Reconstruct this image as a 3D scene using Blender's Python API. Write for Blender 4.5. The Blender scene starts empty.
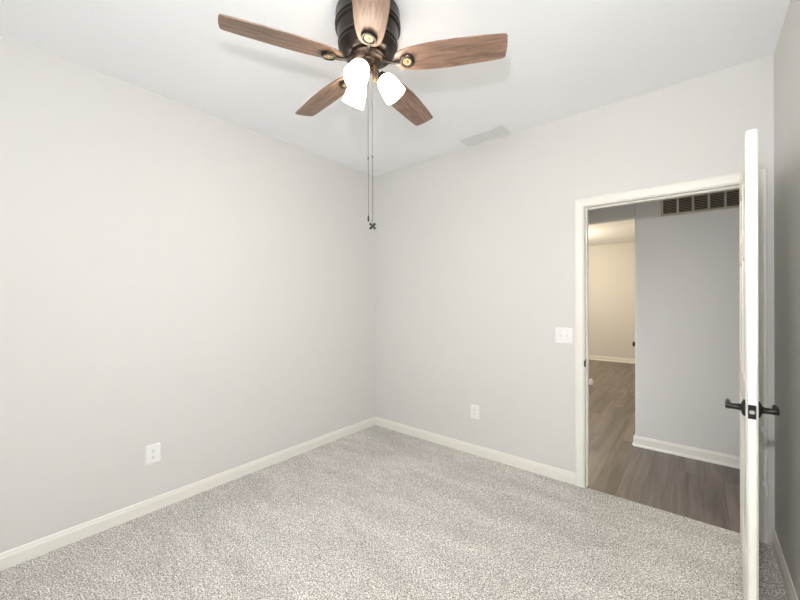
import bpy, bmesh, math, random
from mathutils import Matrix, Vector

random.seed(7)
PI = math.pi
S = bpy.context.scene
COL = S.collection

# ---------------------------------------------------------------- camera
CAM_H = 1.3746
yaw, tilt, roll = math.radians(39.585), math.radians(-0.038), math.radians(0.159)
fwd0 = Vector((-math.sin(yaw), math.cos(yaw), 0))
rt0 = Vector((math.cos(yaw), math.sin(yaw), 0))
up0 = Vector((0, 0, 1))
fwd = fwd0 * math.cos(tilt) + up0 * math.sin(tilt)
upt = up0 * math.cos(tilt) - fwd0 * math.sin(tilt)
rt = rt0 * math.cos(roll) - upt * math.sin(roll)
up = rt0 * math.sin(roll) + upt * math.cos(roll)
cam_d = bpy.data.cameras.new('camera')
cam_d.sensor_fit = 'HORIZONTAL'
cam_d.sensor_width = 36.0
cam_d.lens = 359.5 * 36.0 / 800.0
cam_d.clip_start = 0.02
cam_d.clip_end = 100
cam = bpy.data.objects.new('camera', cam_d)
COL.objects.link(cam)
m = Matrix.Identity(4)
for i in range(3):
    m[i][0], m[i][1], m[i][2] = rt[i], up[i], -fwd[i]
m[0][3], m[1][3], m[2][3] = 0, 0, CAM_H
cam.matrix_world = m
S.camera = cam

# ---------------------------------------------------------------- world, lights, exposure
SHADE_EMIT = 14.0
BULB_EMIT = 230.0
FLASH_W = 81.0
WINDOW_W = 7.0
SIDE_W = 11.0
HALL_W = 25.0
WORLD_STR = 0.8
FAR_W = 104.0
world = bpy.data.worlds.new('world')
S.world = world
world.use_nodes = True
bg = world.node_tree.nodes['Background']
bg.inputs[0].default_value = (0.80, 0.90, 1.0, 1)
bg.inputs[1].default_value = WORLD_STR
S.view_settings.view_transform = 'Standard'
S.view_settings.look = 'None'
S.view_settings.gamma = 1
S.view_settings.exposure = 0.06
S.view_settings.use_curve_mapping = False
S.cycles.max_bounces = 14
S.cycles.diffuse_bounces = 10


def light(name, kind, loc, power, color, size=0.1, rot=None, sy=None):
    d = bpy.data.lights.new(name, kind)
    d.energy = power
    d.color = color
    if kind == 'AREA':
        d.shape = 'RECTANGLE'
        d.size = size
        d.size_y = sy or size
    else:
        d.shadow_soft_size = size
    o = bpy.data.objects.new(name, d)
    COL.objects.link(o)
    o.location = loc
    if rot:
        o.rotation_euler = rot
    return o


# the photographer's flash, just above the camera
light('camera_flash', 'POINT', (-0.05, -0.02, 1.80), FLASH_W, (0.985, 0.995, 1.0), 0.03)
# daylight through the windows: one in the wall behind the camera, one in the side wall next to it
light('window_daylight', 'AREA', (-1.40, -0.55, 1.45), WINDOW_W, (0.90, 0.955, 1.0), 1.55, (math.radians(90), 0, 0), 1.25)
light('side_window_daylight', 'AREA', (0.53, 0.62, 1.45), SIDE_W, (0.90, 0.955, 1.0), 1.25, (math.radians(90), 0, math.radians(90)), 1.25)
light('hall_fill', 'AREA', (-2.0, 3.45, 0.75), HALL_W, (0.95, 0.97, 1.0), 0.8, (math.radians(58), 0, math.radians(-70)), 0.9)  # unseen fill light added to brighten the hall wall
# ceiling lamp of the far room, out of sight
light('far_room_lamp', 'POINT', (-2.3, 7.2, 2.2), FAR_W, (1.0, 0.84, 0.60), 0.15)

# ---------------------------------------------------------------- room numbers
XL, XR = -2.7466, 0.3313
YB, YF = 2.8811, -0.36
H = 2.74
WT = 0.12
YH = 4.03          # hall's far wall
HH = 2.60          # hall and far room ceiling
XE = -0.454        # free end of the hall wall
YFAR = 9.16


# ---------------------------------------------------------------- materials
def newmat(name):
    mt = bpy.data.materials.new(name)
    mt.use_nodes = True
    nt = mt.node_tree
    b = nt.nodes['Principled BSDF']
    return mt, nt, b


def N(nt, t, **kw):
    n = nt.nodes.new(t)
    for k, v in kw.items():
        setattr(n, k, v)
    return n


def simple(name, col, rough=0.5, metal=0.0, bump=0.0, bscale=200.0, var=0.0):
    mt, nt, b = newmat(name)
    b.inputs['Base Color'].default_value = (*col, 1)
    b.inputs['Roughness'].default_value = rough
    b.inputs['Metallic'].default_value = metal
    tc = N(nt, 'ShaderNodeTexCoord')
    nz = N(nt, 'ShaderNodeTexNoise')
    nz.inputs['Scale'].default_value = bscale
    nz.inputs['Detail'].default_value = 3
    nt.links.new(tc.outputs['Object'], nz.inputs['Vector'])
    if bump:
        bp = N(nt, 'ShaderNodeBump')
        bp.inputs['Strength'].default_value = bump
        bp.inputs['Distance'].default_value = 0.002
        nt.links.new(nz.outputs['Fac'], bp.inputs['Height'])
        nt.links.new(bp.outputs['Normal'], b.inputs['Normal'])
    if var:
        mx = N(nt, 'ShaderNodeMixRGB')
        mx.inputs['Color1'].default_value = (*[c * (1 - var) for c in col], 1)
        mx.inputs['Color2'].default_value = (*[min(1, c * (1 + var)) for c in col], 1)
        nt.links.new(nz.outputs['Fac'], mx.inputs['Fac'])
        nt.links.new(mx.outputs['Color'], b.inputs['Base Color'])
    return mt


M = {}
M['wall'] = simple('wall_paint', (0.628, 0.618, 0.598), 0.75, bump=0.12, bscale=160)
M['ceiling'] = simple('ceiling_paint', (0.835, 0.85, 0.87), 0.9, bump=0.35, bscale=42)
M['trim'] = simple('trim_paint', (0.745, 0.73, 0.675), 0.4, bump=0.03, bscale=60)
M['door'] = simple('door_paint', (0.81, 0.80, 0.75), 0.35, bump=0.03, bscale=60)
M['plastic'] = simple('white_plastic', (0.78, 0.78, 0.765), 0.3)
M['slot'] = simple('dark_slot', (0.05, 0.045, 0.04), 0.6)
M['bronze'] = simple('oil_rubbed_bronze', (0.034, 0.029, 0.025), 0.30, 0.7, var=0.25, bscale=30)
M['bronze_light'] = simple('brassy_bronze', (0.17, 0.10, 0.052), 0.35, 0.7, var=0.3, bscale=40)  # lighter brassy bronze of the lamp arms
M['hub'] = simple('brown_bronze', (0.060, 0.042, 0.032), 0.35, 0.7, var=0.3, bscale=40)
M['brass'] = simple('antique_brass', (0.30, 0.225, 0.125), 0.45, 0.5, var=0.1, bscale=60)
M['chain'] = simple('chain_metal', (0.085, 0.074, 0.060), 0.6, 0.3)
M['fob'] = simple('dark_fob', (0.016, 0.014, 0.012), 0.8)
M['black'] = simple('black_hardware', (0.018, 0.017, 0.017), 0.32, 0.5)
M['steel'] = simple('steel_bolt', (0.55, 0.55, 0.53), 0.35, 0.9)
M['grille'] = simple('beige_grille_paint', (0.52, 0.47, 0.37), 0.45)
M['void'] = simple('dark_duct', (0.055, 0.045, 0.032), 0.9)
M['vent'] = simple('white_vent_paint', (0.72, 0.72, 0.71), 0.45)
M['louver'] = simple('louver_grey', (0.63, 0.64, 0.64), 0.5)  # vent louvers and the sheet behind them, greyer than the frame
M['white'] = simple('bright_white', (0.92, 0.92, 0.92), 0.35)


def carpet():
    mt, nt, b = newmat('carpet')
    L = nt.links.new
    tc = N(nt, 'ShaderNodeTexCoord')
    n1 = N(nt, 'ShaderNodeTexNoise')
    n1.inputs['Scale'].default_value = 150
    n1.inputs['Detail'].default_value = 2.5
    n1.inputs['Roughness'].default_value = 0.75
    L(tc.outputs['Object'], n1.inputs['Vector'])
    v = N(nt, 'ShaderNodeTexVoronoi')
    v.inputs['Scale'].default_value = 210
    L(tc.outputs['Object'], v.inputs['Vector'])
    # large soft marks left by the vacuum cleaner and feet
    mp = N(nt, 'ShaderNodeMapping')
    mp.inputs['Rotation'].default_value = (0, 0, math.radians(-28))
    mp.inputs['Scale'].default_value = (1.0, 3.2, 1)
    L(tc.outputs['Object'], mp.inputs['Vector'])
    n2 = N(nt, 'ShaderNodeTexNoise')
    n2.inputs['Scale'].default_value = 1.7
    n2.inputs['Detail'].default_value = 4
    n2.inputs['Roughness'].default_value = 0.6
    L(mp.outputs['Vector'], n2.inputs['Vector'])
    ramp = N(nt, 'ShaderNodeValToRGB')
    e = ramp.color_ramp.elements
    e[0].position, e[0].color = 0.36, (0.150, 0.137, 0.124, 1)
    e[1].position, e[1].color = 0.64, (1.0, 0.985, 0.955, 1)
    k = e.new(0.50)
    k.color = (0.65, 0.62, 0.585, 1)
    L(n1.outputs['Fac'], ramp.inputs['Fac'])
    vr = N(nt, 'ShaderNodeValToRGB')
    vr.color_ramp.elements[0].color = (0.50, 0.50, 0.50, 1)
    vr.color_ramp.elements[1].color = (1.22, 1.22, 1.22, 1)
    sep = N(nt, 'ShaderNodeSeparateColor')
    L(v.outputs['Color'], sep.inputs['Color'])
    L(sep.outputs[0], vr.inputs['Fac'])
    mx = N(nt, 'ShaderNodeMixRGB', blend_type='MULTIPLY')
    mx.inputs['Fac'].default_value = 1
    L(ramp.outputs['Color'], mx.inputs['Color1'])
    L(vr.outputs['Color'], mx.inputs['Color2'])
    r2 = N(nt, 'ShaderNodeValToRGB')
    r2.color_ramp.elements[0].position = 0.36
    r2.color_ramp.elements[0].color = (0.92, 0.915, 0.91, 1)
    r2.color_ramp.elements[1].position = 0.62
    r2.color_ramp.elements[1].color = (1.10, 1.10, 1.10, 1)
    L(n2.outputs['Fac'], r2.inputs['Fac'])
    m2 = N(nt, 'ShaderNodeMixRGB', blend_type='MULTIPLY')
    m2.inputs['Fac'].default_value = 1
    L(mx.outputs['Color'], m2.inputs['Color1'])
    L(r2.outputs['Color'], m2.inputs['Color2'])
    L(m2.outputs['Color'], b.inputs['Base Color'])
    b.inputs['Roughness'].default_value = 1
    b.inputs['Specular IOR Level'].default_value = 0.1
    bp = N(nt, 'ShaderNodeBump')
    bp.inputs['Strength'].default_value = 0.7
    bp.inputs['Distance'].default_value = 0.006
    L(n1.outputs['Fac'], bp.inputs['Height'])
    L(bp.outputs['Normal'], b.inputs['Normal'])
    return mt


M['carpet'] = carpet()


def planks():
    mt, nt, b = newmat('vinyl_planks')
    L = nt.links.new
    tc = N(nt, 'ShaderNodeTexCoord')
    mp = N(nt, 'ShaderNodeMapping')
    mp.inputs['Rotation'].default_value = (0, 0, math.radians(90))
    L(tc.outputs['Object'], mp.inputs['Vector'])
    br = N(nt, 'ShaderNodeTexBrick')
    br.offset = 0.37
    br.inputs['Color1'].default_value = (0.0, 0.0, 0.0, 1)
    br.inputs['Color2'].default_value = (1, 1, 1, 1)
    br.inputs['Mortar'].default_value = (0.0, 0.0, 0.0, 1)
    br.inputs['Scale'].default_value = 1
    br.inputs['Mortar Size'].default_value = 0.0016
    br.inputs['Brick Width'].default_value = 1.22
    br.inputs['Row Height'].default_value = 0.15
    L(mp.outputs['Vector'], br.inputs['Vector'])
    m2 = N(nt, 'ShaderNodeMapping')
    m2.inputs['Scale'].default_value = (13, 1.1, 1)
    L(tc.outputs['Object'], m2.inputs['Vector'])
    addv = N(nt, 'ShaderNodeVectorMath', operation='ADD')
    L(m2.outputs['Vector'], addv.inputs[0])
    sc = N(nt, 'ShaderNodeVectorMath', operation='SCALE')
    sc.inputs['Scale'].default_value = 13
    L(br.outputs['Color'], sc.inputs[0])
    L(sc.outputs['Vector'], addv.inputs[1])
    nz = N(nt, 'ShaderNodeTexNoise')
    nz.inputs['Scale'].default_value = 1.0
    nz.inputs['Detail'].default_value = 6
    nz.inputs['Roughness'].default_value = 0.6
    nz.inputs['Distortion'].default_value = 0.5
    L(addv.outputs['Vector'], nz.inputs['Vector'])
    ramp = N(nt, 'ShaderNodeValToRGB')
    e = ramp.color_ramp.elements
    e[0].position, e[0].color = 0.30, (0.070, 0.052, 0.040, 1)
    e[1].position, e[1].color = 0.72, (0.215, 0.175, 0.145, 1)
    L(nz.outputs['Fac'], ramp.inputs['Fac'])
    r2 = N(nt, 'ShaderNodeValToRGB')
    r2.color_ramp.elements[0].color = (0.72, 0.72, 0.72, 1)
    r2.color_ramp.elements[1].color = (1.2, 1.2, 1.2, 1)
    L(br.outputs['Color'], r2.inputs['Fac'])
    mx = N(nt, 'ShaderNodeMixRGB', blend_type='MULTIPLY')
    mx.inputs['Fac'].default_value = 1
    L(ramp.outputs['Color'], mx.inputs['Color1'])
    L(r2.outputs['Color'], mx.inputs['Color2'])
    L(mx.outputs['Color'], b.inputs['Base Color'])
    b.inputs['Roughness'].default_value = 0.34
    return mt


M['planks'] = planks()


def blade_wood():
    mt, nt, b = newmat('walnut_blade')
    L = nt.links.new
    tc = N(nt, 'ShaderNodeTexCoord')
    oi = N(nt, 'ShaderNodeObjectInfo')
    mp = N(nt, 'ShaderNodeMapping')
    mp.inputs['Scale'].default_value = (3.0, 24.0, 6.0)
    L(tc.outputs['Object'], mp.inputs['Vector'])
    ad = N(nt, 'ShaderNodeVectorMath', operation='ADD')
    L(mp.outputs['Vector'], ad.inputs[0])
    ml = N(nt, 'ShaderNodeMath', operation='MULTIPLY')
    ml.inputs[1].default_value = 9.0
    L(oi.outputs['Random'], ml.inputs[0])
    L(ml.outputs[0], ad.inputs[1])
    nz = N(nt, 'ShaderNodeTexNoise')
    nz.inputs['Scale'].default_value = 1.3
    nz.inputs['Detail'].default_value = 7
    nz.inputs['Roughness'].default_value = 0.62
    nz.inputs['Distortion'].default_value = 1.6
    L(ad.outputs['Vector'], nz.inputs['Vector'])
    ramp = N(nt, 'ShaderNodeValToRGB')
    e = ramp.color_ramp.elements
    e[0].position, e[0].color = 0.33, (0.130, 0.074, 0.050, 1)
    e[1].position, e[1].color = 0.68, (0.300, 0.192, 0.138, 1)
    L(nz.outputs['Fac'], ramp.inputs['Fac'])
    L(ramp.outputs['Color'], b.inputs['Base Color'])
    b.inputs['Roughness'].default_value = 0.38
    return mt


M['blade'] = blade_wood()


def lit(name, col, strength):
    mt, nt, b = newmat(name)
    b.inputs['Base Color'].default_value = (0.9, 0.88, 0.84, 1)
    b.inputs['Roughness'].default_value = 0.35
    b.inputs['Emission Color'].default_value = (*col, 1)
    b.inputs['Emission Strength'].default_value = strength
    return mt


M['shade'] = lit('lit_frosted_glass', (1.0, 0.86, 0.70), SHADE_EMIT)
M['bulb'] = lit('lit_bulb', (1.0, 0.87, 0.72), BULB_EMIT)


def glass():
    mt = bpy.data.materials.new('window_glass')
    mt.use_nodes = True
    nt = mt.node_tree
    nt.nodes.remove(nt.nodes['Principled BSDF'])
    out = nt.nodes['Material Output']
    a = N(nt, 'ShaderNodeBsdfTransparent')
    g = N(nt, 'ShaderNodeBsdfGlossy')
    g.inputs['Roughness'].default_value = 0.02
    f = N(nt, 'ShaderNodeFresnel')
    mx = N(nt, 'ShaderNodeMixShader')
    nt.links.new(f.outputs[0], mx.inputs[0])
    nt.links.new(a.outputs[0], mx.inputs[1])
    nt.links.new(g.outputs[0], mx.inputs[2])
    nt.links.new(mx.outputs[0], out.inputs['Surface'])
    return mt


M['glass'] = glass()


# ---------------------------------------------------------------- mesh helpers
class MB:
    def __init__(self):
        self.bm = bmesh.new()

    def box(self, lo, hi, mat=None, bevel=0.0):
        lo, hi = Vector(lo), Vector(hi)
        c, s = (lo + hi) / 2, hi - lo
        T = Matrix.Translation(c) @ Matrix.Diagonal((s.x, s.y, s.z, 1))
        if mat is not None:
            T = mat @ T
        r = bmesh.ops.create_cube(self.bm, size=1, matrix=T)
        if bevel:
            es = {e for v in r['verts'] for e in v.link_edges}
            bmesh.ops.bevel(self.bm, geom=list(es), offset=bevel, segments=2, affect='EDGES', clamp_overlap=True)
        return self

    def lathe(self, prof, seg=48, mat=None, close=False):
        mat = mat or Matrix.Identity(4)
        rings = []
        for r, z in prof:
            if r < 1e-6:
                rings.append([self.bm.verts.new(mat @ Vector((0, 0, z)))])
            else:
                rings.append([self.bm.verts.new(mat @ Vector((r * math.cos(2 * PI * i / seg), r * math.sin(2 * PI * i / seg), z))) for i in range(seg)])
        pairs = list(zip(rings, rings[1:]))
        if close:
            pairs.append((rings[-1], rings[0]))
        for a, b in pairs:
            for i in range(seg):
                j = (i + 1) % seg
                if len(a) == 1 and len(b) == 1:
                    continue
                if len(a) == 1:
                    self.bm.faces.new((a[0], b[i], b[j]))
                elif len(b) == 1:
                    self.bm.faces.new((a[i], a[j], b[0]))
                else:
                    self.bm.faces.new((a[i], a[j], b[j], b[i]))
        return self

    def tube(self, pts, rad, seg=10, cap=True):
        pts = [Vector(p) for p in pts]
        rads = rad if isinstance(rad, (list, tuple)) else [rad] * len(pts)
        rings = []
        t0 = (pts[1] - pts[0]).normalized()
        u = t0.orthogonal().normalized()
        for i, p in enumerate(pts):
            if i == 0:
                t = pts[1] - pts[0]
            elif i == len(pts) - 1:
                t = pts[-1] - pts[-2]
            else:
                t = (pts[i + 1] - pts[i]).normalized() + (pts[i] - pts[i - 1]).normalized()
            t.normalize()
            u = (u - t * u.dot(t)).normalized()
            w = t.cross(u)
            rings.append([self.bm.verts.new(p + (u * math.cos(2 * PI * k / seg) + w * math.sin(2 * PI * k / seg)) * rads[i]) for k in range(seg)])
        for a, b in zip(rings, rings[1:]):
            for i in range(seg):
                j = (i + 1) % seg
                self.bm.faces.new((a[i], a[j], b[j], b[i]))
        if cap:
            self.bm.faces.new(list(reversed(rings[0])))
            self.bm.faces.new(rings[-1])
        return self

    def prism(self, outline, d, mat=None):
        """outline: 2-D points (x, y), extruded d along z"""
        mat = mat or Matrix.Identity(4)
        a = [self.bm.verts.new(mat @ Vector((x, y, 0))) for x, y in outline]
        b = [self.bm.verts.new(mat @ Vector((x, y, d))) for x, y in outline]
        n = len(a)
        self.bm.faces.new(list(reversed(a)))
        self.bm.faces.new(b)
        for i in range(n):
            j = (i + 1) % n
            self.bm.faces.new((a[i], a[j], b[j], b[i]))
        return self

    def ball(self, c, r, seg=8):
        bmesh.ops.create_uvsphere(self.bm, u_segments=seg, v_segments=max(4, seg // 2 + 1), radius=r, matrix=Matrix.Translation(c))
        return self

    def build(self, name, mat, parent=None, smooth=None, label=None, loc=None):
        bmesh.ops.recalc_face_normals(self.bm, faces=self.bm.faces)
        me = bpy.data.meshes.new(name)
        self.bm.to_mesh(me)
        self.bm.free()
        me.materials.append(mat)
        if smooth:
            me.polygons.foreach_set('use_smooth', [True] * len(me.polygons))
            me.set_sharp_from_angle(angle=math.radians(smooth))
        o = bpy.data.objects.new(name, me)
        COL.objects.link(o)
        if parent is not None:
            o.parent = parent
        if loc is not None:
            o.location = loc
        if label:
            o['label'] = label
        return o


def rrect(w, h, r, n=5):
    pts = []
    for cx, cy, a0 in ((w / 2 - r, h / 2 - r, 0), (-w / 2 + r, h / 2 - r, 90), (-w / 2 + r, -h / 2 + r, 180), (w / 2 - r, -h / 2 + r, 270)):
        for i in range(n + 1):
            a = math.radians(a0 + 90 * i / n)
            pts.append((cx + r * math.cos(a), cy + r * math.sin(a)))
    return pts


def tag(o, label, cat=None, group=None, kind=None):
    o['label'] = label
    if cat:
        o['category'] = cat
    if group:
        o['group'] = group
    if kind:
        o['kind'] = kind
    return o


def thing(name, label, cat, loc=(0, 0, 0), rot=(0, 0, 0), group=None, kind=None):
    o = bpy.data.objects.new(name, None)
    o.empty_display_size = 0.05
    COL.objects.link(o)
    o.location = loc
    o.rotation_euler = rot
    return tag(o, label, cat, group, kind)


def axis_to(d):
    """matrix turning +z into direction d"""
    return Vector((0, 0, 1)).rotation_difference(Vector(d).normalized()).to_matrix().to_4x4()


def struct(mb, name, mat, label, cat, smooth=None):
    return tag(mb.build(name, mat, None, smooth), label, cat, kind='structure')


# ---------------------------------------------------------------- room shell
struct(MB().box((XL, YF, -0.05), (XR, YB + 0.008, 0)), 'floor', M['carpet'], 'speckled grey beige carpet floor of the bedroom', 'floor')
struct(MB().box((-5.2, YB + 0.008, -0.06), (2.0, YFAR, -0.008)), 'floor_hall', M['planks'], 'grey brown wood plank floor of the hall beyond the doorway', 'floor')
struct(MB().box((XL - WT, YF - WT, H), (XR + WT, YB + WT, H + 0.08)), 'ceiling', M['ceiling'], 'white textured bedroom ceiling around the fan', 'ceiling')
struct(MB().box((XL - WT, YF - WT, -0.05), (XL, YB + WT, H)), 'wall_left', M['wall'], 'long light greige wall left of the corner', 'wall')
SY0, SY1 = -0.05, 1.30
WX0, WX1, WZ0, WZ1 = -2.20, -0.60, 0.80, 2.10
struct(MB().box((XR, YF - WT, -0.05), (XR + WT, SY0, H)).box((XR, SY1, -0.05), (XR + WT, YB, H)).box((XR, SY0, -0.05), (XR + WT, SY1, WZ0)).box((XR, SY0, WZ1), (XR + WT, SY1, H)),
       'wall_right', M['wall'], 'wall at the right edge beside the open door', 'wall')
OX0, OX1, OZ = -0.655, 0.261, 2.066      # rough opening
struct(MB().box((XL, YB, -0.05), (OX0, YB + WT, H)).box((OX1, YB, -0.05), (XR + WT, YB + WT, H)).box((OX0, YB, OZ), (OX1, YB + WT, H)),
       'wall_back', M['wall'], 'light greige wall holding the doorway to the hall', 'wall')
struct(MB().box((XL, YF - WT, -0.05), (WX0, YF, H)).box((WX1, YF - WT, -0.05), (XR, YF, H)).box((WX0, YF - WT, -0.05), (WX1, YF, WZ0)).box((WX0, YF - WT, WZ1), (WX1, YF, H)),
       'wall_front', M['wall'], 'greige wall behind the camera with the bedroom window', 'wall')


def window(name, T, w, label):
    """local x along the wall, y into the room (0 = inner wall face), z up; opening 0..w"""
    fr = MB()
    a, b_, h = -WT + 0.02, -0.03, WZ1 - WZ0
    for lo, hi in (((0, a, 0), (0.05, b_, h)), ((w - 0.05, a, 0), (w, b_, h)), ((0.05, a, 0), (w - 0.05, b_, 0.05)),
                   ((0.05, a, h - 0.05), (w - 0.05, b_, h)), ((0.05, a + 0.01, h * 0.5 - 0.02), (w - 0.05, b_ - 0.005, h * 0.5 + 0.02))):
        fr.box(lo, hi, T, bevel=0.003)
    wn = struct(fr, name, M['trim'], label, 'window')
    MB().box((0.05, -0.085, 0.05), (w - 0.05, -0.081, h - 0.05), T).build('pane', M['glass'], wn)
    MB().box((-0.04, -0.029, -0.025), (w + 0.04, 0.05, 0), T, bevel=0.004).build('sill', M['trim'], wn)


window('window_1', Matrix.Translation((WX0, YF, WZ0)), WX1 - WX0, 'white framed bedroom window behind the camera')
window('window_2', Matrix.Translation((XR, SY0, WZ0)) @ Matrix.Rotation(PI / 2, 4, 'Z'), SY1 - SY0, 'white framed bedroom window in the side wall near the camera')

# hall and far room
struct(MB().box((XE, YH, -0.06), (2.0, YH + 0.12, HH), bevel=0.012), 'wall_hall', M['wall'], 'greige hall wall facing the bedroom doorway', 'wall')
struct(MB().box((XE, YH + 0.12, -0.06), (XE + 0.12, YFAR, HH)), 'wall_hall_side', M['wall'], 'side wall of the far room behind the hall wall', 'wall')
struct(MB().box((-5.2, YH, 2.153), (XE, YH + 0.12, HH)), 'trim_2', M['wall'], 'dropped header over the wide opening to the far room', 'header')
struct(MB().box((-5.2, YFAR, -0.06), (2.0, YFAR + 0.1, HH)), 'wall_far', M['wall'], 'far room wall seen through the doorway', 'wall')
struct(MB().box((-5.3, YB + WT, -0.06), (-5.2, YFAR, HH)), 'wall_far_left', M['wall'], 'left wall of the far room', 'wall')
struct(MB().box((2.0, YB + WT, -0.06), (2.1, YFAR, HH)), 'wall_hall_end', M['wall'], 'end wall of the hall', 'wall')
struct(MB().box((-5.3, YB, -0.06), (XL - WT, YB + WT, HH)).box((XR + WT, YB, -0.06), (2.1, YB + WT, HH)), 'wall_hall_near', M['wall'], 'hall wall in line with the bedroom wall', 'wall')
struct(MB().box((-5.3, YB + WT, HH), (2.1, YFAR + 0.1, HH + 0.06)), 'ceiling_hall', M['ceiling'], 'white ceiling of the hall and far room', 'ceiling')

BBP = [(0, 0), (0.013, 0), (0.013, 0.060), (0.011, 0.066), (0.009, 0.069), (0.008, 0.078), (0.004, 0.085), (0, 0.086)]


def run(mb, p0, p1, nrm, prof):
    """sweep a wall-hugging profile (out, up) from p0 to p1; nrm points into the room"""
    p0, p1, n = Vector(p0), Vector(p1), Vector(nrm)
    A = [mb.bm.verts.new(p0 + n * o + Vector((0, 0, z))) for o, z in prof]
    B = [mb.bm.verts.new(p1 + n * o + Vector((0, 0, z))) for o, z in prof]
    k = len(A)
    mb.bm.faces.new(A)
    mb.bm.faces.new(list(reversed(B)))
    for i in range(k):
        j = (i + 1) % k
        mb.bm.faces.new((A[i], B[i], B[j], A[j]))
    return mb


def board(name, p0, p1, n, label, prof=BBP):
    return struct(run(MB(), p0, p1, n, prof), name, M['trim'], label, 'baseboard')


CO = 0.697
board('baseboard_left', (XL, YF, 0), (XL, YB, 0), (1, 0, 0), 'cream baseboard along the long left wall')
board('baseboard_back', (XL + 0.013, YB, 0), (-CO, YB, 0), (0, -1, 0), 'cream baseboard between the corner and the door casing')
board('baseboard_right', (XR, YF, 0), (XR, YB, 0), (-1, 0, 0), 'cream baseboard along the wall behind the open door')
board('baseboard_front', (XL + 0.013, YF, 0), (XR - 0.013, YF, 0), (0, 1, 0), 'cream baseboard behind the camera')
HBP = [(0, -0.008), (0.026, -0.008), (0.025, 0.002), (0.020, 0.009), (0.013, 0.012), (0.013, 0.064), (0.011, 0.070), (0.008, 0.074), (0.007, 0.083), (0, 0.086)]
board('baseboard_hall', (XE - 0.013, YH, 0), (2.0, YH, 0), (0, -1, 0), 'cream baseboard with shoe moulding along the hall wall', HBP)
board('baseboard_far', (-5.2, YFAR, 0), (XE, YFAR, 0), (0, -1, 0), 'cream baseboard along the far room wall', HBP)
board('baseboard_side', (XE, YH, 0), (XE, YFAR, 0), (-1, 0, 0), 'cream baseboard along the far room side wall', HBP)

# ---------------------------------------------------------------- doorway: jambs, stops and casing
JX0, JX1, JZ = -0.634, 0.240, 2.046
tr = MB()
y0, y1 = YB - 0.002, YB + WT + 0.002
tr.box((OX0, y0, -0.008), (JX0, y1, JZ)).box((JX1, y0, -0.008), (OX1, y1, JZ)).box((OX0, y0, JZ), (OX1, y1, OZ))
sy0, sy1, st = YB + 0.038, YB + 0.072, 0.011
tr.box((JX0, sy0, -0.008), (JX0 + st, sy1, JZ)).box((JX1 - st, sy0, -0.008), (JX1, sy1, JZ)).box((JX0 + st, sy0, JZ - st), (JX1 - st, sy1, JZ))
jamb = struct(tr, 'trim_1', M['trim'], 'cream door frame around the hall doorway', 'door frame')
# casing: swept profile, mitred at the corners (distance from opening edge, thickness)
CP = [(0.006, 0), (0.006, 0.008), (0.010, 0.0105), (0.030, 0.0125), (0.044, 0.0150), (0.050, 0.0175), (0.058, 0.0175), (0.062, 0.014), (0.062, 0)]


def casing(side, yface, cap_x1=None):
    mb = MB()
    rings = []
    for k in range(4):
        ring = []
        for d, t in CP:
            xl, xr, z = JX0 - d, JX1 + d, JZ + d
            if cap_x1:
                xr = min(xr, cap_x1)
            p = ((xl, -0.0), (xl, z), (xr, z), (xr, -0.0))[k]
            ring.append(mb.bm.verts.new(Vector((p[0], yface + side * t, p[1] if k in (1, 2) else 0.0))))
        rings.append(ring)
    n = len(CP)
    for A, B in zip(rings, rings[1:]):
        for i in range(n):
            j = (i + 1) % n
            mb.bm.faces.new((A[i], A[j], B[j], B[i]))
    mb.bm.faces.new(rings[0])
    mb.bm.faces.new(list(reversed(rings[-1])))
    return mb


casing(-1, YB).build('casing', M['trim'], jamb)
casing(1, YB + WT).build('casing', M['trim'], jamb)
sp = MB().box((JX0, YB + 0.002, 0.875), (JX0 + 0.0025, YB + 0.034, 0.935), bevel=0.001).box((JX0 - 0.004, YB - 0.008, 0.885), (JX0 + 0.0035, YB + 0.004, 0.925), bevel=0.0015)
sp.build('strike_plate', M['black'], jamb, label='black strike plate')

# ---------------------------------------------------------------- open door leaf
HINGE = Vector((0.2075, YB - 0.010, 0))
FREE = Vector((0.1650, 1.9655, 0))
dv = FREE - HINGE
DW = dv.length
DT = 0.035
# local frame: x from hinge to free edge, y across the leaf (+y = towards the hall side), z up
door = thing('door_1', 'white panelled bedroom door standing open, seen edge on', 'door', HINGE, (0, 0, math.atan2(dv.y, dv.x)), kind='structure')
DZ0, DZ1 = 0.016, 2.038
lf = MB()
t2 = DT / 2
lf.box((0.0, -t2 + 0.006, DZ0), (DW - 0.001, t2 - 0.006, DZ1))
stl, rails = 0.11, [(DZ0, 0.24), (0.86, 1.02), (1.56, 1.67), (1.92, DZ1)]
mid = DW / 2
for sy in (-1, 1):
    ya, yb = sorted((sy * (t2 - 0.007), sy * t2))
    for xa, xb in ((0, stl), (DW - stl, DW), (mid - 0.05, mid + 0.05)):
        lf.box((xa, ya, DZ0), (xb, yb, DZ1), bevel=0.0012)
    for za, zb in rails:
        lf.box((stl - 0.002, ya, za), (mid - 0.048, yb, zb))
        lf.box((mid + 0.048, ya, za), (DW - stl + 0.002, yb, zb))
    for (za, zb) in ((0.24, 0.86), (1.02, 1.56), (1.67, 1.92)):
        for xa, xb in ((stl, mid - 0.05), (mid + 0.05, DW - stl)):
            y_a, y_b = sorted((sy * (t2 - 0.008), sy * (t2 - 0.002)))
            lf.box((xa + 0.028, y_a, za + 0.028), (xb - 0.028, y_b, zb - 0.028), bevel=0.003)
lf.box((DW - 0.004, -t2 + 0.0005, DZ0 + 0.001), (DW, t2 - 0.0005, DZ1 - 0.001), bevel=0.001)
lf.build('leaf', M['door'], door)
HZ = 0.930


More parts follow.
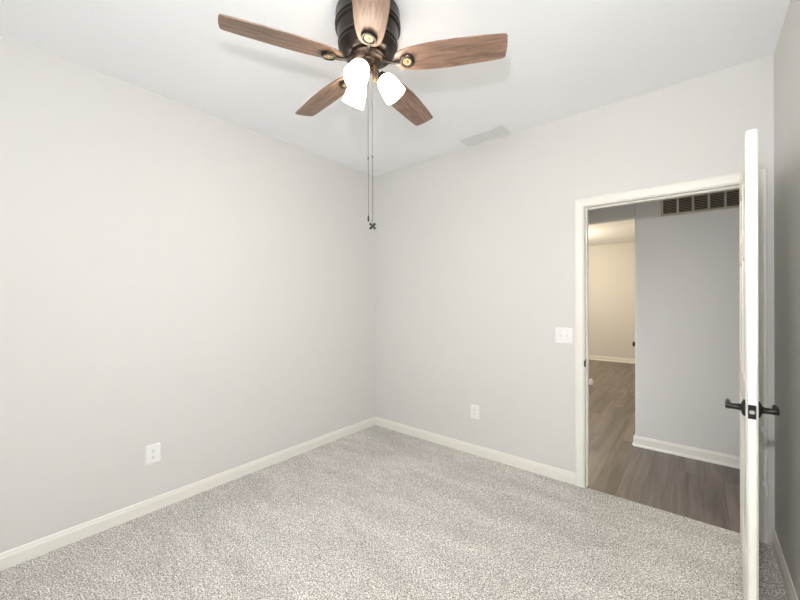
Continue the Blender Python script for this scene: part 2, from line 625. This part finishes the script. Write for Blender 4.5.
def lever(sy):
    h = MB()
    hx = DW - 0.062
    base = Matrix.Translation((hx, sy * t2, HZ)) @ axis_to((0, sy, 0))
    h.lathe([(0, 0), (0.033, 0), (0.0335, 0.004), (0.031, 0.008), (0.024, 0.011), (0.0145, 0.014), (0.0120, 0.022), (0.0115, 0.040), (0.013, 0.046), (0.0125, 0.058), (0.010, 0.061), (0, 0.0615)], 28, base)
    o_ = sy * (t2 + 0.052)
    pts = [(hx + 0.010, o_, HZ), (hx - 0.015, o_, HZ + 0.003), (hx - 0.042, o_, HZ + 0.007), (hx - 0.072, o_ + sy * 0.001, HZ + 0.005), (hx - 0.095, o_ + sy * 0.002, HZ - 0.001), (hx - 0.104, o_ + sy * 0.001, HZ - 0.003)]
    h.tube(pts, [0.010, 0.0105, 0.0095, 0.0085, 0.0080, 0.0050], 12)
    return h.build('door_handle', M['black'], door, 40, label='black lever handle on %s of the door' % ('the hall side' if sy < 0 else 'the room side'))


lever(1)
lever(-1)
lp = MB().box((DW - 0.001, -0.0115, HZ - 0.0275), (DW + 0.0016, 0.0115, HZ + 0.0275), bevel=0.0008).build('latch_plate', M['black'], door, label='black latch plate')
MB().prism(rrect(0.013, 0.016, 0.005), 0.007, Matrix.Translation((DW + 0.0012, 0.0, HZ)) @ axis_to((1, 0, 0))).build('latch_bolt', M['steel'], lp, label='steel latch bolt')
for hz in (0.25, 1.03, 1.82):
    hg = MB().lathe([(0, -0.045), (0.006, -0.045), (0.006, 0.045), (0, 0.045)], 12, Matrix.Translation((-0.006, t2 + 0.004, hz)))
    hg.box((-0.004, t2 - 0.001, hz - 0.044), (0.028, t2 + 0.0012, hz + 0.044))
    hg.build('hinge', M['black'], door, 40)

# thin white wavy strand and two blobs by the casing behind the door
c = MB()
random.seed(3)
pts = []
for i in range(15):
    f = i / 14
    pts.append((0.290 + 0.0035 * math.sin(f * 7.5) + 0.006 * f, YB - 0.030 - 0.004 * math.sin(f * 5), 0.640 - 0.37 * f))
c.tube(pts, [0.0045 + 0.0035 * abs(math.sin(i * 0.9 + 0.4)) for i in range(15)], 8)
wisp = thing('white_wisp', 'thin white cord shape against the casing behind the open door below its handle', 'wisp', (0, 0, 0))
c.build('strand', M['white'], wisp, 60)
MB().lathe([(0, -0.022), (0.009, -0.018), (0.011, 0.0), (0.009, 0.016), (0.004, 0.022), (0, 0.023)], 14, Matrix.Translation((0.280, YB - 0.030, 0.648))).build('upper_blob', M['white'], wisp, 50)
MB().lathe([(0, -0.018), (0.008, -0.012), (0.009, 0.004), (0.004, 0.016), (0, 0.017)], 14, Matrix.Translation((0.281, YB - 0.034, 0.338))).build('lower_blob', M['white'], wisp, 50)


# ---------------------------------------------------------------- outlets and switch
def frame_on(loc, right, out):
    """matrix: local x = right along wall, y = up, z = out of the wall"""
    r, o = Vector(right), Vector(out)
    u = Vector((0, 0, 1))
    mm = Matrix.Identity(4)
    for i in range(3):
        mm[i][0], mm[i][1], mm[i][2], mm[i][3] = r[i], u[i], o[i], loc[i]
    return mm


def plate_mb(w, h):
    mb = MB()
    a = [mb.bm.verts.new((x, y, 0)) for x, y in rrect(w, h, 0.005)]
    b = [mb.bm.verts.new((x, y, 0.003)) for x, y in rrect(w, h, 0.005)]
    c_ = [mb.bm.verts.new((x, y, 0.0065)) for x, y in rrect(w - 0.010, h - 0.010, 0.004)]
    n = len(a)
    mb.bm.faces.new(list(reversed(a)))
    mb.bm.faces.new(c_)
    for p, q in ((a, b), (b, c_)):
        for i in range(n):
            j = (i + 1) % n
            mb.bm.faces.new((p[i], p[j], q[j], q[i]))
    return mb


def outlet(loc, right, out, label):
    t = thing('wall_outlet', label, 'outlet', (0, 0, 0), group='wall outlets')
    t.matrix_world = frame_on(loc, right, out)
    plate_mb(0.083, 0.122).build('cover_plate', M['plastic'], t)
    for s in (-1, 1):
        cy = s * 0.0205
        outl = []
        for i in range(28):
            a = 2 * PI * i / 28
            outl.append((0.0172 * math.cos(a), cy + max(-0.0135, min(0.0135, 0.0172 * math.sin(a)))))
        rc = MB().prism(outl, 0.0025, Matrix.Translation((0, 0, 0.0064))).build('receptacle', M['plastic'], t)
        sl = MB()
        sl.box((-0.0075, cy - 0.001, 0.0088), (-0.0052, cy + 0.008, 0.0092)).box((0.0052, cy, 0.0088), (0.0072, cy + 0.007, 0.0092))
        sl.prism([(0.0028 * math.cos(2 * PI * k / 12), cy - 0.007 + 0.0028 * math.sin(2 * PI * k / 12)) for k in range(12)], 0.0004, Matrix.Translation((0, 0, 0.0088)))
        sl.build('slot', M['slot'], rc, label='dark slots')
    MB().lathe([(0, 0), (0.0032, 0), (0.0028, 0.0012), (0, 0.0014)], 12, Matrix.Translation((0, 0, 0.0062))).build('screw', M['steel'], t, 40)
    return t


outlet((XL, 0.781, 0.372), (0, 1, 0), (1, 0, 0), 'white outlet low on the long left wall')
outlet((-1.520, YB, 0.378), (1, 0, 0), (0, -1, 0), 'white outlet low on the back wall between corner and doorway')

sw = thing('light_switch', 'white double toggle switch plate beside the door casing', 'light switch')
sw.matrix_world = frame_on((-0.775, YB, 1.102), (1, 0, 0), (0, -1, 0))
plate_mb(0.127, 0.121).build('cover_plate', M['plastic'], sw)
for x in (-0.023, 0.023):
    MB().box((x - 0.0055, -0.012, 0.0055), (x + 0.0055, 0.012, 0.0068), bevel=0.0004).build('toggle_slot', M['vent'], sw)
    d = 1 if x < 0 else -1
    MB().box((-0.004, -0.004, 0), (0.004, 0.004, 0.017), Matrix.Translation((x, 0, 0.005)) @ Matrix.Rotation(-d * math.radians(28), 4, 'X'), bevel=0.001).build('toggle', M['plastic'], sw)
    for y in (-0.030, 0.030):
        MB().lathe([(0, 0), (0.0030, 0), (0.0026, 0.0011), (0, 0.0013)], 12, Matrix.Translation((x, y, 0.0062))).build('screw', M['steel'], sw, 40)

# ---------------------------------------------------------------- ceiling register
VX0, VX1, VY0, VY1 = -1.572, -1.168, 2.666, 2.848
cv = thing('ceiling_vent', 'white louvred air register in the ceiling near the back wall', 'vent', ((VX0 + VX1) / 2, (VY0 + VY1) / 2, H))
hx, hy = (VX1 - VX0) / 2, (VY1 - VY0) / 2
f = MB()
fw = 0.022
for lo, hi in (((-hx, -hy), (hx, -hy + fw)), ((-hx, hy - fw), (hx, hy)), ((-hx, -hy + fw), (-hx + fw, hy - fw)), ((hx - fw, -hy + fw), (hx, hy - fw))):
    f.box((*lo, -0.009), (*hi, 0), bevel=0.0025)
f.build('frame', M['vent'], cv)
MB().box((-hx + fw, -hy + fw, -0.001), (hx - fw, hy - fw, -0.0002)).build('duct_opening', M['louver'], cv)
n = 11
for i in range(n):
    y = -hy + fw + 0.006 + (2 * hy - 2 * fw - 0.012) * i / (n - 1)
    MB().box((-hx + fw, -0.0065, -0.0006), (hx - fw, 0.0065, 0.0006), Matrix.Translation((0, y, -0.006)) @ Matrix.Rotation(math.radians(-34), 4, 'X')).build('louver', M['louver'], cv)
for s in (-1, 1):
    MB().lathe([(0, 0), (0.004, 0), (0.0035, -0.0015), (0, -0.002)], 12, Matrix.Translation((s * (hx - 0.011), 0, -0.0088))).build('screw', M['steel'], cv, 40)

# ---------------------------------------------------------------- return grille on the hall wall
GX0, GX1, GZ0, GZ1 = -0.256, 0.515, 2.120, 2.286
g = thing('return_air_grille', 'long beige return air grille high on the hall wall', 'vent', (GX0, YH, GZ0))
W_, H_ = GX1 - GX0, GZ1 - GZ0
bw = 0.020
f = MB()
for lo, hi in (((0, 0), (W_, bw)), ((0, H_ - bw), (W_, H_)), ((0, bw), (bw, H_ - bw)), ((W_ - bw, bw), (W_, H_ - bw))):
    f.box((lo[0], -0.010, lo[1]), (hi[0], 0, hi[1]), bevel=0.002)
f.build('frame', M['grille'], g)
MB().box((bw, -0.0012, bw), (W_ - bw, -0.0004, H_ - bw)).build('duct_opening', M['void'], g)
cells = 7
cw = (W_ - 2 * bw) / cells
for i in range(1, cells):
    x = bw + cw * i
    MB().box((x - 0.008, -0.0095, bw), (x + 0.008, -0.001, H_ - bw)).build('mullion', M['grille'], g)
nl = 9
for i in range(nl):
    z = bw + (H_ - 2 * bw) * (i + 0.5) / nl
    MB().box((bw, -0.0045, -0.0005), (W_ - bw, 0.0035, 0.0005), Matrix.Translation((0, -0.0050, z)) @ Matrix.Rotation(math.radians(38), 4, 'X')).build('louver', M['grille'], g)

# ---------------------------------------------------------------- door on the far room's side wall (only its knob peeks out)
d2 = struct(MB().box((XE - 0.008, 4.38, 0.0), (XE, 5.15, 2.03), bevel=0.002), 'door_2', M['door'], 'door on the far room side wall whose dark knob shows past the hall wall', 'door')
MB().lathe([(0, 0), (0.028, 0), (0.028, 0.006), (0.012, 0.010), (0.011, 0.026), (0.022, 0.034), (0.026, 0.046), (0.022, 0.058), (0, 0.062)], 24,
           Matrix.Translation((XE - 0.008, 4.45, 0.905)) @ axis_to((-1, 0, 0))).build('door_knob', M['black'], d2, 40, label='black door knob')
# small white stop on the floor of the far room
dsx = MB().lathe([(0, -0.008), (0.035, -0.008), (0.036, 0.02), (0.030, 0.05), (0.022, 0.075), (0.012, 0.088), (0, 0.09)], 20)
DS = dsx.build('door_stop', M['white'], None, 50, loc=(-1.33, 6.46, 0))
tag(DS, 'small white door stop on the far plank floor beside the left door jamb', 'door stop')

# ---------------------------------------------------------------- ceiling fan
FX, FY = -1.2105, 1.2295
K = 0.963
fan = thing('ceiling_fan', 'dark bronze flush ceiling fan with five walnut blades and three lit shades', 'ceiling fan', (FX, FY, H))


def zz(z):
    return z - H


hs = MB()
hs.lathe([(0.0, 0.0), (0.146, 0.0), (0.151, -0.004), (0.153, -0.014), (0.152, -0.050), (0.155, -0.056), (0.156, -0.064), (0.152, -0.068), (0.149, -0.071), (0.154, -0.075), (0.155, -0.082), (0.152, -0.087), (0.146, -0.091),
          (0.145, -0.096), (0.138, -0.142), (0.142, -0.147), (0.142, -0.154), (0.137, -0.158), (0.134, -0.161), (0.139, -0.165), (0.139, -0.172), (0.134, -0.177),
          (0.128, -0.184), (0.120, -0.194), (0.108, -0.201), (0.092, -0.204), (0.0, -0.204)], 72)
hs.build('motor_housing', M['bronze'], fan, 30)
hb = MB()
hb.lathe([(0, -0.202), (0.082, -0.202), (0.084, -0.207), (0.084, -0.216), (0.076, -0.221), (0.074, -0.226), (0.066, -0.231), (0.046, -0.233), (0.044, -0.238), (0.034, -0.242),
          (0.020, -0.246), (0.014, -0.254), (0.016, -0.262), (0.018, -0.272), (0.014, -0.284), (0.008, -0.292), (0.006, -0.300), (0, -0.303)], 48)
hub = hb.build('hub', M['hub'], fan, 35)
ZB = 2.500          # blade plane


def blade_outline():
    half = [(0.128, 0.0), (0.130, 0.018), (0.138, 0.034), (0.152, 0.046), (0.175, 0.054), (0.215, 0.062), (0.27, 0.068), (0.34, 0.0715), (0.41, 0.0715), (0.48, 0.0685), (0.54, 0.0665), (0.59, 0.0635),
            (0.622, 0.0610), (0.632, 0.0590), (0.637, 0.0535), (0.640, 0.022), (0.641, 0.0)]
    return half + [(x, -y) for x, y in reversed(half[1:-1])]


PITCH = math.radians(-12)
for k in range(5):
    ang = math.radians(244.42 - 72 * k)
    Rz = Matrix.Rotation(ang, 4, 'Z')
    bl = MB().prism(blade_outline(), 0.006, Matrix.Translation((0, 0, -0.003)))
    es = [e for e in bl.bm.edges if abs(e.verts[0].co.z - e.verts[1].co.z) < 1e-6 and len(e.link_faces) == 2]
    bmesh.ops.bevel(bl.bm, geom=es, offset=0.0015, segments=2, affect='EDGES')
    B = bl.build('blade', M['blade'], fan)
    B.matrix_local = Matrix.Translation((0, 0, zz(ZB))) @ Rz @ Matrix.Rotation(PITCH, 4, 'X')
    # blade iron: bracket arm and round medallion under the blade root
    ir = MB()
    ir.tube([(0.062, 0, 0.024), (0.085, 0, 0.012), (0.110, 0, -0.006), (0.140, 0, -0.011), (0.170, 0, -0.010)], [0.010, 0.009, 0.008, 0.008, 0.008], 10)
    ir.lathe([(0, -0.0035), (0.032, -0.0035), (0.036, -0.007), (0.036, -0.014), (0.032, -0.0185), (0.0260, -0.0185), (0.0210, -0.0120), (0, -0.012)], 32, Matrix.Translation((0.190, 0, 0)))
    I = ir.build('blade_iron', M['bronze'], B, 40, label='dark bronze blade bracket')
    MB().lathe([(0, -0.0118), (0.0205, -0.0118), (0.0195, -0.0160), (0.013, -0.0165), (0.009, -0.0140), (0.006, -0.0150), (0.005, -0.0185), (0, -0.020)], 28, Matrix.Translation((0.190, 0, 0))).build('medallion', M['brass'], B, 40, label='brass disc')

# light kit: three arms with frosted bell shades
SH_PROF_OUT = [(0.023, 0.0), (0.031, 0.005), (0.039, 0.015), (0.045, 0.031), (0.0490, 0.052), (0.0520, 0.075), (0.0540, 0.095), (0.0550, 0.108)]
for k, az in enumerate((290, 50, 170)):
    a = math.radians(az)
    rad = Vector((math.cos(a), math.sin(a), 0))
    nk = rad * 0.070 + Vector((0, 0, zz(2.447)))
    tl = math.radians(37)
    ax = (rad * math.sin(tl) + Vector((0, 0, -math.cos(tl)))).normalized()
    arm = MB()
    arm.tube([rad * 0.027 + Vector((0, 0, zz(2.508))), rad * 0.031 + Vector((0, 0, zz(2.480))), rad * 0.030 + Vector((0, 0, zz(2.455))), rad * 0.033 + Vector((0, 0, zz(2.432))),
              rad * 0.042 + Vector((0, 0, zz(2.424))), rad * 0.051 + Vector((0, 0, zz(2.433))), nk - ax * 0.014],
             [0.0085, 0.0125, 0.0095, 0.0105, 0.0090, 0.0080, 0.0080], 12)
    A = arm.build('lamp_arm', M['bronze_light'], fan, 50, label='brassy bronze curved lamp arm')
    T = Matrix.Translation(nk) @ axis_to(ax)
    MB().lathe([(0, -0.020), (0.014, -0.020), (0.019, -0.014), (0.027, -0.004), (0.028, 0.006), (0.024, 0.008), (0, 0.008)], 28, T).build('socket_cup', M['bronze'], A, 40, label='dark bronze socket cup')
    prof = SH_PROF_OUT + [(r - 0.003, z) for r, z in reversed(SH_PROF_OUT)]
    sh = MB().lathe(prof, 40, T, close=True).build('lamp_shade', M['shade'], fan, 60, label='frosted white glass lamp shade, lit')
    MB().lathe([(0, 0.010), (0.013, 0.010), (0.014, 0.030), (0.022, 0.046), (0.028, 0.060), (0.026, 0.076), (0.016, 0.087), (0, 0.091)], 24, T).build('bulb', M['bulb'], sh, 60, label='lit bulb')


def px_offset(u):
    """sideways shift (seen from the camera) of a chain hanging under the hub"""
    return Vector((math.cos(yaw), math.sin(yaw), 0)) * u


for u, zb_, kind in ((0.001, 1.775, 'pull'), (0.021, 1.737, 'cross')):
    p = px_offset(u) + Vector((math.sin(yaw), -math.cos(yaw), 0)) * 0.018
    ch = MB()
    ztop = zz(2.450)
    zbt = zz(zb_)
    ch.tube([(p.x, p.y, ztop), (p.x, p.y, zbt)], 0.0011, 6)
    nb = 70
    for i in range(nb):
        z = ztop + (zbt - ztop) * i / (nb - 1)
        bmesh.ops.create_icosphere(ch.bm, subdivisions=1, radius=0.0021, matrix=Matrix.Translation((p.x, p.y, z)))
    c_ = ch.build('pull_chain', M['chain'], fan, 60, label='beaded pull chain')
    cn = MB().lathe([(0, 0.006), (0.003, 0.005), (0.0035, 0), (0.003, -0.005), (0, -0.006)], 10, Matrix.Translation((p.x, p.y, ztop + (zbt - ztop) * (0.60 if kind == 'pull' else 0.56))))
    cn.build('chain_connector', M['chain'], c_, 50)
    if kind == 'pull':
        MB().lathe([(0, 0.0), (0.003, -0.002), (0.0042, -0.012), (0.0046, -0.022), (0.003, -0.030), (0, -0.031)], 12, Matrix.Translation((p.x, p.y, zbt))).build('fob', M['bronze'], c_, 50, label='small dark fob')
    else:
        fb = MB()
        R0 = Matrix.Translation((p.x, p.y, zbt - 0.014)) @ Matrix.Rotation(yaw, 4, 'Z')
        for s in (1, -1):
            for q in (0, PI):
                Q = R0 @ Matrix.Rotation(s * math.radians(45) + q, 4, 'Y')
                fb.prism([(-0.0038, 0.0), (0.0038, 0.0), (0.0058, 0.012), (0.0056, 0.019), (-0.0056, 0.019), (-0.0058, 0.012)], 0.004, Q @ Matrix.Rotation(PI / 2, 4, 'X') @ Matrix.Translation((0, 0, -0.002)))
        fb.lathe([(0, -0.0035), (0.005, -0.003), (0.005, 0.003), (0, 0.0035)], 14, R0 @ Matrix.Rotation(PI / 2, 4, 'X'))
        fb.build('fob', M['fob'], c_, 30, label='dark fan shaped cross fob')

bpy.context.view_layer.update()
